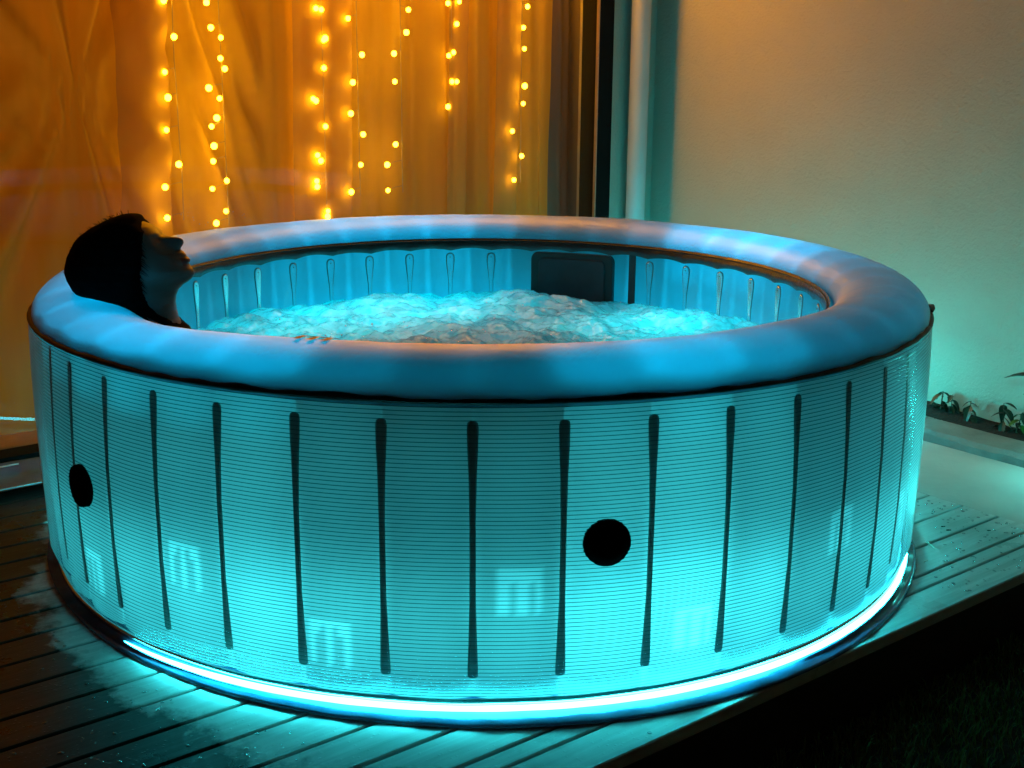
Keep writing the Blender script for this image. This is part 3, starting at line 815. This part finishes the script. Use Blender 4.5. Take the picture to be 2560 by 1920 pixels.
drape = empty("drape"); tag(drape, "dark taupe drape hanging beside the black door frame", "curtain")
s0d, s1d = sR0 - .03, s_of_px(1530, 1.29)
sheet("drape_cloth", s0d, s1d, .03, 2.4, 90, 20, lambda s, z, u, v: (s, 1.285 + .016 * math.sin(u * 17) + .007 * math.sin(u * 41 + z)), M_CURT3, drape)

# room lamp behind the curtain (warm)
area("room_lamp", dd(.1, 2.7, 1.75), (-.15 * D1 - D2 - Vector((0, 0, .15))), 1.6, 1.0, 16, (1, .33, .004), None)
area("room_lamp", dd(-.9, 2.4, 1.5), (.2 * D1 - D2), .6, .8, 1.5, (1, .33, .004), None)

# ------------------------------------------------------------------ fairy light strings
M_BULB = emitter("bulb_glow", (1, .50, .010), 44)
M_BULBTOP = emitter("bulb_glow_top", (1, .34, .001), 66)  # unseen upper bulbs, glow raised to tint the wall
M_WIRE = principled("clear_wire", (.55, .4, .2), rough=.3)
bme = bpy.data.meshes.new("bulb"); bm = bmesh.new(); bmesh.ops.create_icosphere(bm, subdivisions=2, radius=.0086); bm.to_mesh(bme); bm.free(); bme.materials.append(M_BULB)
for p_ in bme.polygons: p_.use_smooth = True
bmt = bme.copy(); bmt.materials[0] = M_BULBTOP
BB = 1.165
strings = [
    ([(409, 1), (435, 92), (412, 180), (420, 244), (416, 325), (447, 411), (413, 468), (418, 545)], 428, "first string of fairy lights from the left, above the woman's forehead"),
    ([(516, 6), (527, 69), (552, 94), (551, 146), (562, 172), (522, 220), (549, 246), (542, 295), (529, 316), (535, 365), (533, 403), (567, 452), (531, 472), (565, 528), (541, 558)], 545, "second string of fairy lights from the left, the one with the most bulbs"),
    ([(790, 21), (803, 24), (813, 96), (809, 100), (810, 170), (783, 247), (790, 252), (814, 316), (794, 388), (802, 402), (792, 453), (793, 467), (820, 528), (819, 541)], 802, "string of fairy lights with paired bulbs, third from the left"),
    ([(870, 46), (905, 137), (882, 206), (877, 284), (908, 336), (902, 412), (878, 480)], 890, "fourth string of fairy lights, right beside the string of paired bulbs"),
    ([(1016, 81), (985, 134), (987, 204), (989, 361), (968, 412), (970, 476)], 1000, "string of six widely spaced fairy lights near the middle of the curtain"),
    ([(1120, 8), (1148, 4), (1142, 60), (1122, 139), (1134, 131), (1142, 204), (1130, 204), (1120, 267)], 1128, "short string of fairy lights ending well above the tub rim"),
    ([(1309, 69), (1311, 122), (1312, 215), (1308, 259), (1281, 328), (1304, 390), (1285, 450)], 1305, "rightmost string of fairy lights, beside the dark drape"),
]
for pts, wx, label in strings:
    st = empty("fairy_light_string"); tag(st, label, "fairy lights", "fairy light strings hanging in front of the curtain")
    wp = up(wx, 0, D2, BB + .004)
    pz = [up(x, y, D2, BB) for x, y in pts]
    zb = min(p.z for p in pz) - .01
    s_w = wp.dot(D1)
    wpts = [dd(s_w + .004 * noise.noise(Vector((z * 6, wx, 0))), BB + .004, z) for z in [zb + (2.42 - zb) * i / 24 for i in range(25)]]
    mb = MB(); mb.tube(wpts, .0013, 6)
    top = max(p.z for p in pz)
    z = top + .07
    while z < 2.3:
        pz.append(dd(s_w + random.uniform(-.03, .03), BB, z)); z += random.uniform(.05, .09)
    for p in pz:
        if abs(p.dot(D1) - s_w) > .004:
            q = dd(s_w, BB + .004, p.z + .012); mb.tube([q, (q + p) / 2 + Vector((0, 0, .003)), p], .0009, 5)
    mb.build("wire", M_WIRE, st, True)
    for p in pz:
        o = link(bpy.data.objects.new("bulb", bmt if p.z > 1.42 else bme), st); o.location = p; s_ = random.uniform(.82, 1.12); o.scale = (s_, s_, s_ * 1.05)

# unseen run of bulbs, added to tint the wall orange from above
st = empty("fairy_light_string"); tag(st, "added unseen run of warm bulbs tinting the wall orange", "fairy lights", "fairy light strings hanging in front of the curtain")
lead = [dd(-.6 + 1.86 * i / 60, BB, 1.66 + .03 * math.cos(i * .9)) for i in range(61)]
mb = MB(); mb.tube(lead, .0016, 6); mb.build("wire", M_WIRE, st, True)
for i in range(110):
    t = (i / 109) ** .30
    p = dd(-.6 + 1.86 * t + random.uniform(-.008, .008), BB - .012, 1.66 + random.uniform(-.10, .10))
    o = link(bpy.data.objects.new("bulb", bmt), st); o.location = p; s_ = random.uniform(1.5, 1.9); o.scale = (s_, s_, s_)

# tiny drops on the outside of the glass
bm = bmesh.new()
for _ in range(26):
    p = up(random.uniform(440, 620), random.uniform(515, 590), D2, 1.084)
    bmesh.ops.create_icosphere(bm, subdivisions=1, radius=random.uniform(.0008, .002), matrix=Matrix.Translation(p))
me = bpy.data.meshes.new("water_drops"); bm.to_mesh(me); bm.free(); me.materials.append(bpy.data.materials["droplet_clear"])
tag(link(bpy.data.objects.new("water_drops", me)), "tiny water drops on the glass above the tub rim", "drops", kind='stuff')

# ------------------------------------------------------------------ person
Y0 = -.33
def pxz(x, y):
    P = up(x, y, (0, 1, 0), Y0); return P.x, P.z
def curve(pts):
    q = sorted([(pxz(x, y)[1], pxz(x, y)[0]) for x, y in pts]); return q
def at_z(q, z):
    if z <= q[0][0]: return q[0][1]
    if z >= q[-1][0]: return q[-1][1]
    for (a, b), (c, d) in zip(q, q[1:]):
        if a <= z <= c: return b + (d - b) * (z - a) / (c - a + 1e-9)
face = [(330, 551), (354, 553), (368, 557.5), (381, 564), (390, 570.5), (396.6, 578), (404, 587.5), (413, 589.3), (429, 591), (440, 592.5), (448.6, 594), (454, 596), (458, 600), (459.5, 607), (456, 614.5), (451.5, 620), (451.5, 623), (458, 629), (465, 636), (466, 641), (470, 643.5), (474.5, 648), (475.6, 653), (472, 656.5), (472, 660), (476.6, 666.6), (482, 672), (485, 678), (486, 684), (484, 690), (477.6, 698), (468, 705), (458, 711), (446.7, 722.5), (440, 738), (438, 755), (440, 774.6), (445, 794), (452.5, 809), (460, 826), (475, 850)]
smooth = [(330, 551), (354, 553), (381, 564), (402, 580), (415, 596), (428, 615), (440, 632), (455, 650), (466, 662), (474, 672), (477, 684), (470, 700), (458, 711), (446.7, 722.5), (440, 738), (438, 755), (440, 774.6), (445, 794), (452.5, 809), (460, 826), (475, 850)]
backh = [(300, 551), (250, 575), (215, 610), (195, 650), (195, 690), (215, 720), (262, 745), (300, 765), (320, 790), (322, 815), (300, 850)]
qf, qs, qb = curve(face), curve(smooth), curve(backh)
def width(z, tab):
    return interp(tab, z)
zt_, zb_ = pxz(340, 551.5)[1], pxz(400, 850)[1]
wt = sorted([(pxz(400, y)[1], w_) for y, w_ in ((551, .004), (554, .022), (562, .040), (580, .056), (610, .066), (650, .068), (690, .063), (712, .056), (735, .050), (770, .049), (810, .056), (850, .075))])
rows, cols = 190, 144
Vh = []; Fh = []; mi = []
ez = pxz(404, 600)[1]; lipz = pxz(473, 651)[1]
for i in range(rows + 1):
    z = zt_ + (zb_ - zt_) * i / rows
    xf, xs, xb, W = at_z(qf, z), at_z(qs, z), at_z(qb, z), width(z, wt)
    for k in range(cols):
        t = 2 * PI * k / cols; lat = W * math.sin(t); c = math.cos(t)
        xm = (xs + xb) / 2; hl = (xs - xb) / 2
        x = xm + hl * (abs(c) ** .85) * (1 if c > 0 else -1)
        if c > 0:
            nose_w = .012 if z > pxz(0, 626)[1] else .024
            x += (xf - xs) * math.exp(-(lat / nose_w) ** 2)
            x -= .009 * math.exp(-((abs(lat) - .028) / .013) ** 2 - ((z - ez) / .010) ** 2)       # eye sockets
            x += .006 * math.exp(-((abs(lat) - .028) / .009) ** 2 - ((z - ez + .001) / .006) ** 2)  # closed lids
            x += .004 * math.exp(-((abs(lat) - .040) / .016) ** 2 - ((z - ez + .030) / .016) ** 2)  # cheeks
        Vh.append((x, Y0 + lat, z)); 
for i in range(rows):
    for k in range(cols):
        q = i * cols + k; Fh.append((q, q + cols, (i + 1) * cols + (k + 1) % cols, i * cols + (k + 1) % cols))
        zz = Vh[q][2]; mi.append(1 if abs(zz - lipz) < .0085 and abs(Vh[q][1] - Y0) < .022 and math.cos(2 * PI * k / cols) > 0 else 0)
Fh.append(tuple(range(cols))); mi.append(0)
# body under water: skin-grown torso, arms and legs, joined to the neck
nx, nz = (at_z(qf, zb_ + .02) + at_z(qb, zb_ + .02)) / 2, zb_ + .02
J = [((-.52, Y0, .16), .115), ((-.60, Y0, .27), .125), ((-.66, Y0, .36), .13), ((nx - .0, Y0, nz - .03), .062), ((nx, Y0, nz + .02), .046),
     ((-.63, Y0 + .17, .35), .055), ((-.60, Y0 + .27, .25), .042), ((-.42, Y0 + .30, .24), .034), ((-.34, Y0 + .29, .24), .026),
     ((-.63, Y0 - .17, .35), .055), ((-.60, Y0 - .27, .25), .042), ((-.42, Y0 - .30, .24), .034), ((-.34, Y0 - .29, .24), .026),
     ((-.46, Y0 + .09, .13), .085), ((-.05, Y0 + .13, .22), .060), ((.32, Y0 + .11, .10), .040), ((.42, Y0 + .11, .12), .028),
     ((-.46, Y0 - .09, .13), .085), ((-.05, Y0 - .13, .22), .060), ((.32, Y0 - .11, .10), .040), ((.42, Y0 - .11, .12), .028)]
Ed = [(0, 1), (1, 2), (2, 3), (3, 4), (2, 5), (5, 6), (6, 7), (7, 8), (2, 9), (9, 10), (10, 11), (11, 12), (0, 13), (13, 14), (14, 15), (15, 16), (0, 17), (17, 18), (18, 19), (19, 20)]
for side, w0 in ((1, 8), (-1, 12)):      # fingers
    wx, wy, wz = J[w0][0]
    for f in range(5):
        b = len(J); off = (f - 2) * .017
        if f == 0 or True:
            ln = (.055, .075, .085, .078, .06)[f]
            J.append(((wx + .045, wy + off * side * .9, wz), .0095)); J.append(((wx + .045 + ln * .55, wy + off * 1.15 * side, wz + .004), .0085)); J.append(((wx + .045 + ln, wy + off * 1.2 * side, wz - .008), .0065))
            Ed += [(w0, b), (b, b + 1), (b + 1, b + 2)]
me = bpy.data.meshes.new("tmp_body"); me.from_pydata([j[0] for j in J], Ed, [])
tb = link(bpy.data.objects.new("tmp_body", me)); sk = tb.modifiers.new("s", 'SKIN'); sk.use_smooth_shade = True
for i, j in enumerate(J): me.skin_vertices[0].data[i].radius = (j[1], j[1])
me.skin_vertices[0].data[0].use_root = True
sb_ = tb.modifiers.new("u", 'SUBSURF'); sb_.levels = 2; sb_.render_levels = 2
dg = bpy.context.evaluated_depsgraph_get(); bmesh_body = bpy.data.meshes.new_from_object(tb.evaluated_get(dg))
bpy.data.objects.remove(tb)
nb = len(Vh)
Vh += [tuple(v.co) for v in bmesh_body.vertices]
for p_ in bmesh_body.polygons: Fh.append(tuple(nb + i for i in p_.vertices)); mi.append(0)
M_SKIN = principled("skin", (.21, .12, .08), (.18, .10, .065), rough=.45, scale=12)
M_LIPS = principled("lips", (.22, .05, .04), rough=.4)
person = mesh("person", Vh, Fh, None, None, True, [M_SKIN, M_LIPS], mi)
person.shadow_terminator_geometry_offset = .2
tag(person, "woman in profile leaning her head back on the tub rim, dark hair slicked back", "person")
# hair
hb = [(325, 534), (312, 535.5), (298, 538), (267, 549), (248, 560.5), (225, 572), (203.7, 587.5), (188, 607), (176.7, 630), (168, 655), (167, 678), (173, 699), (186, 722), (206, 742), (235, 775), (262, 810), (290, 850)]
hf = [(326, 534), (340, 536), (348, 539), (352, 545), (355, 553), (361, 572), (367, 597), (372, 626), (371, 660), (367.6, 693.6), (365, 722), (378, 751), (402, 775), (432, 803), (455, 826), (470, 850)]
hf = [(x + (16 if y > 556 else 0), y) for x, y in hf]
qhb, qhf = curve(hb), curve(hf)
wth = sorted([(pxz(300, y)[1], w_) for y, w_ in ((533.5, .003), (536, .020), (542, .036), (554, .052), (575, .066), (610, .078), (650, .083), (690, .081), (722, .073), (750, .066), (790, .060), (850, .06))])
zt2, zb2 = pxz(320, 534)[1], pxz(400, 846)[1]
V = []; Fc = []; rows2, cols2 = 120, 72
for i in range(rows2 + 1):
    z = zt2 + (zb2 - zt2) * i / rows2
    xf, xb, W = at_z(qhf, z), at_z(qhb, z), width(z, wth)
    xf += (.0035 * noise.noise(Vector((0, 2, z * 70))) + .002 * noise.noise(Vector((4, 2, z * 200)))) * (z < pxz(0, 560)[1])
    for k in range(cols2):
        t = 2 * PI * k / cols2; c = math.cos(t); lat = W * (abs(math.sin(t)) ** .9) * (1 if math.sin(t) > 0 else -1)
        xm, hl = (xf + xb) / 2, (xf - xb) / 2
        x = xm + hl * (abs(c) ** (.32 if c > 0 else .9)) * (1 if c > 0 else -1)
        st_ = .0016 * noise.noise(Vector((lat * 90, z * 25 + x * 20, 3))) + .0012 * noise.noise(Vector((lat * 200, z * 60, 8)))
        V.append((x - st_ * (1 if c < 0 else .3), Y0 + lat * (1 + st_ * 12), z + st_ * .5))
for i in range(rows2):
    for k in range(cols2):
        q = i * cols2 + k; Fc.append((q, q + cols2, (i + 1) * cols2 + (k + 1) % cols2, i * cols2 + (k + 1) % cols2))
Fc.append(tuple(range(cols2)))
hair = mesh("hair", V, Fc, principled("dark_hair", (.006, .004, .003), (.003, .002, .002), rough=.9, scale=60, spec=.03), person, True)
hair.shadow_terminator_geometry_offset = .2
# loose strands along the crown
mb = MB()
for _ in range(240):
    y = random.uniform(535, 700); x0, z0 = pxz(0, y)[0], pxz(0, y)[1]
    xb = at_z(qhb, z0); lat = random.uniform(-.025, .025)
    p = Vector((xb + .012 + abs(lat) * .25, Y0 + lat, z0)); dirv = Vector((random.uniform(-1, .3), random.uniform(-.4, .4), random.uniform(-.1, 1))).normalized()
    mb.tube([p, p + dirv * random.uniform(.006, .012) + Vector((0, 0, 0)), p + dirv * random.uniform(.012, .017) + Vector((-.002, 0, -.002))], [.0006, .0005, .0002], 4)
for _ in range(90):      # wisps falling over the temple and cheek
    z0 = random.uniform(pxz(0, 740)[1], pxz(0, 566)[1]); xf = at_z(qhf, z0)
    p = Vector((xf - .022, Y0 - random.uniform(.062, .078), z0)); ln = random.uniform(.012, .026)
    mb.tube([p, p + Vector((ln * .6, .002, -ln * .25)), p + Vector((ln, .008, -ln * .7))], [.0007, .0006, .0002], 4)
tag(mb.build("loose_strands", hair.data.materials[0], hair), kind="stuff")

# ------------------------------------------------------------------ seedlings along the wall
M_STEM = principled("plant_stem", (.05, .05, .025), rough=.7)
M_LEAF = principled("dark_leaf", (.012, .022, .010), (.018, .03, .012), rough=.45, scale=30)
M_LEAFG = principled("green_leaf", (.05, .16, .02), (.04, .10, .02), rough=.45, scale=30)
AW = 1.565
def leaf(mb, p, d, ln, wd, droop):
    d = d.normalized(); s = d.cross(Vector((0, 0, 1)));
    if s.length < .1: s = Vector((1, 0, 0))
    s.normalize(); n = s.cross(d)
    rows_ = []
    for i in range(6):
        t = i / 5; c = p + d * ln * t + Vector((0, 0, -droop * t * t * ln)); wv = wd * math.sin(PI * (t * .92 + .04)) ** .8 * (1 - .25 * t)
        rows_.append((c - s * wv + n * wv * .35, c, c + s * wv + n * wv * .35))
    for a, b in zip(rows_, rows_[1:]):
        mb.quad(a[0], a[1], b[1], b[0]); mb.quad(a[1], a[2], b[2], b[1])
plants = [
    ((2338, 1052), [(2334, 1020), (2334, 1003)], 7, "small dark seedling nearest the hot tub, in front of the wall", .9),
    ((2346, 1040), [(2352, 1020), (2357, 985), (2358, 978)], 7, "leaning seedling second from the hot tub, with the tallest top of its cluster", 1.1),
    ((2376, 1056), [(2378, 1020), (2382, 986)], 10, "bushy seedling just right of the leaning one, leaves down to the soil", 1.),
    ((2432, 1072), [(2424, 1030), (2428, 1002)], 9, "dark seedling standing alone in the middle of the soil bed", 1.1),
    ((2506, 1112), [(2508, 1060), (2510, 1008)], 8, "upright seedling with one large leaf pointing right at its top", 1.2),
    ((2530, 1118), [(2545, 1065), (2558, 1030)], 9, "seedling with bright green leaves at the right edge", 1.2),
    ((2612, 1130), [(2606, 1040), (2594, 950)], 6, "taller plant outside the edge whose big leaf pokes in from the right", 1.6)]
for pi_, (base, tops, nl, label, sc) in enumerate(plants):
    pr = empty("seedling"); tag(pr, label, "plant", "seedlings along the plaster wall")
    pts = [up(base[0], base[1], D1, AW)] + [up(x, y, D1, AW) for x, y in tops]
    pts[0].z = min(pts[0].z, .03)
    mb = MB(); mb.tube(pts, [.0022 * sc] + [.0016 * sc] * (len(pts) - 2) + [.001 * sc], 7); mb.build("stem", M_STEM, pr, True)
    tot = pts[-1] - pts[0]
    for k in range(nl):
        t = .22 + .78 * (k + .5) / nl
        i = min(len(pts) - 2, int(t * (len(pts) - 1))); f = t * (len(pts) - 1) - i; p = pts[i].lerp(pts[i + 1], f)
        an = k * 2.4 + pi_; d = D2 * math.cos(an) * -1 + D1 * math.sin(an) * .6 + Vector((0, 0, random.uniform(-.7, .35)))
        ln = random.uniform(.020, .038) * sc; mb = MB(); leaf(mb, p, d, ln, ln * .34, random.uniform(.2, .9))
        mb.build("leaf", M_LEAFG if (pi_ == 5 and k % 2) else M_LEAF, pr, True)
    if pi_ == 4:
        mb = MB(); leaf(mb, pts[-1], -D2 * 1 + Vector((0, 0, .05)), .042, .010, .3); mb.build("leaf", M_LEAF, pr, True)
    if pi_ == 6:
        mb = MB(); leaf(mb, up(2598, 950, D1, 1.52), D2 * 1 - D1 * .2 + Vector((0, 0, .25)), .10, .026, .35); mb.build("leaf", M_LEAF, pr, True)
M_TWIG = principled("pale_twig", (.5, .4, .3), rough=.6)
mb = MB(); mb.tube([up(2360, 1065.5, D1, 1.50), up(2375, 1062, D1, 1.52)], .0013, 6)
o = mb.build("twig", M_TWIG); tag(o, "pale bit of twig lying on the soil by the kerb", "twig")
# bits of bark and straw on the boards, right
for i, (x, y, dx, dy, lab) in enumerate(((2316, 1354, 24, 17, "long pale straw slanting across a deck board gap"), (2310, 1405, 9, -4, "tiny yellow straw at the edge of the dark stain"), (2353, 1316, 9, 0, "dark bark chip in the upper right boards, left one"), (2366, 1325, 11, 0, "dark bark chip lying just below another one"), (2468, 1326, 8, 0, "dark bark chip on the far right board"))):
    mb = MB(); mb.tube([up(x, y, (0, 0, 1), .003), up(x + dx * .5, y + dy * .5, (0, 0, 1), .004), up(x + dx, y + dy, (0, 0, 1), .002)], .0014, 6)
    o = mb.build("straw" if i < 2 else "bark_chip", M_TWIG if i < 2 else M_STEM); tag(o, lab, "straw" if i < 2 else "bark chip")
# puddle drops on the boards
bm = bmesh.new()
for _ in range(420):
    px_, py_ = (random.uniform(2270, 2560), random.uniform(1250, 1480)) if random.random() < .6 else (random.uniform(0, 800), random.uniform(1500, 1915))
    p = up(px_, py_, (0, 0, 1), 0)
    b_ = p.dot(D2); a_ = p.dot(D1)
    if b_ < -1.02 or a_ > .96 or math.hypot(p.x, p.y) < 1.07 or min(abs(b_ - e) for e in edges) < .008: continue
    r = random.choice([.0012, .0018, .0028]) * random.uniform(.8, 1.3)
    bmesh.ops.create_uvsphere(bm, u_segments=8, v_segments=5, radius=r, matrix=Matrix.Translation(p) @ Matrix.Rotation(random.uniform(0, 3), 4, 'Z') @ Matrix.Diagonal((random.uniform(1, 1.8), 1, .45, 1)))
me = bpy.data.meshes.new("deck_drops"); bm.to_mesh(me); bm.free(); me.materials.append(clearish("drop_water", (.9, .95, .95), 0, (.6, .7, .7), .05, 2.5, .15))
for p_ in me.polygons: p_.use_smooth = True
tag(link(bpy.data.objects.new("deck_drops", me)), "small water drops beaded on the deck boards", "water drops", kind='stuff')

for me_ in bpy.data.meshes:
    if me_.validate(clean_customdata=False): print('repaired', me_.name)
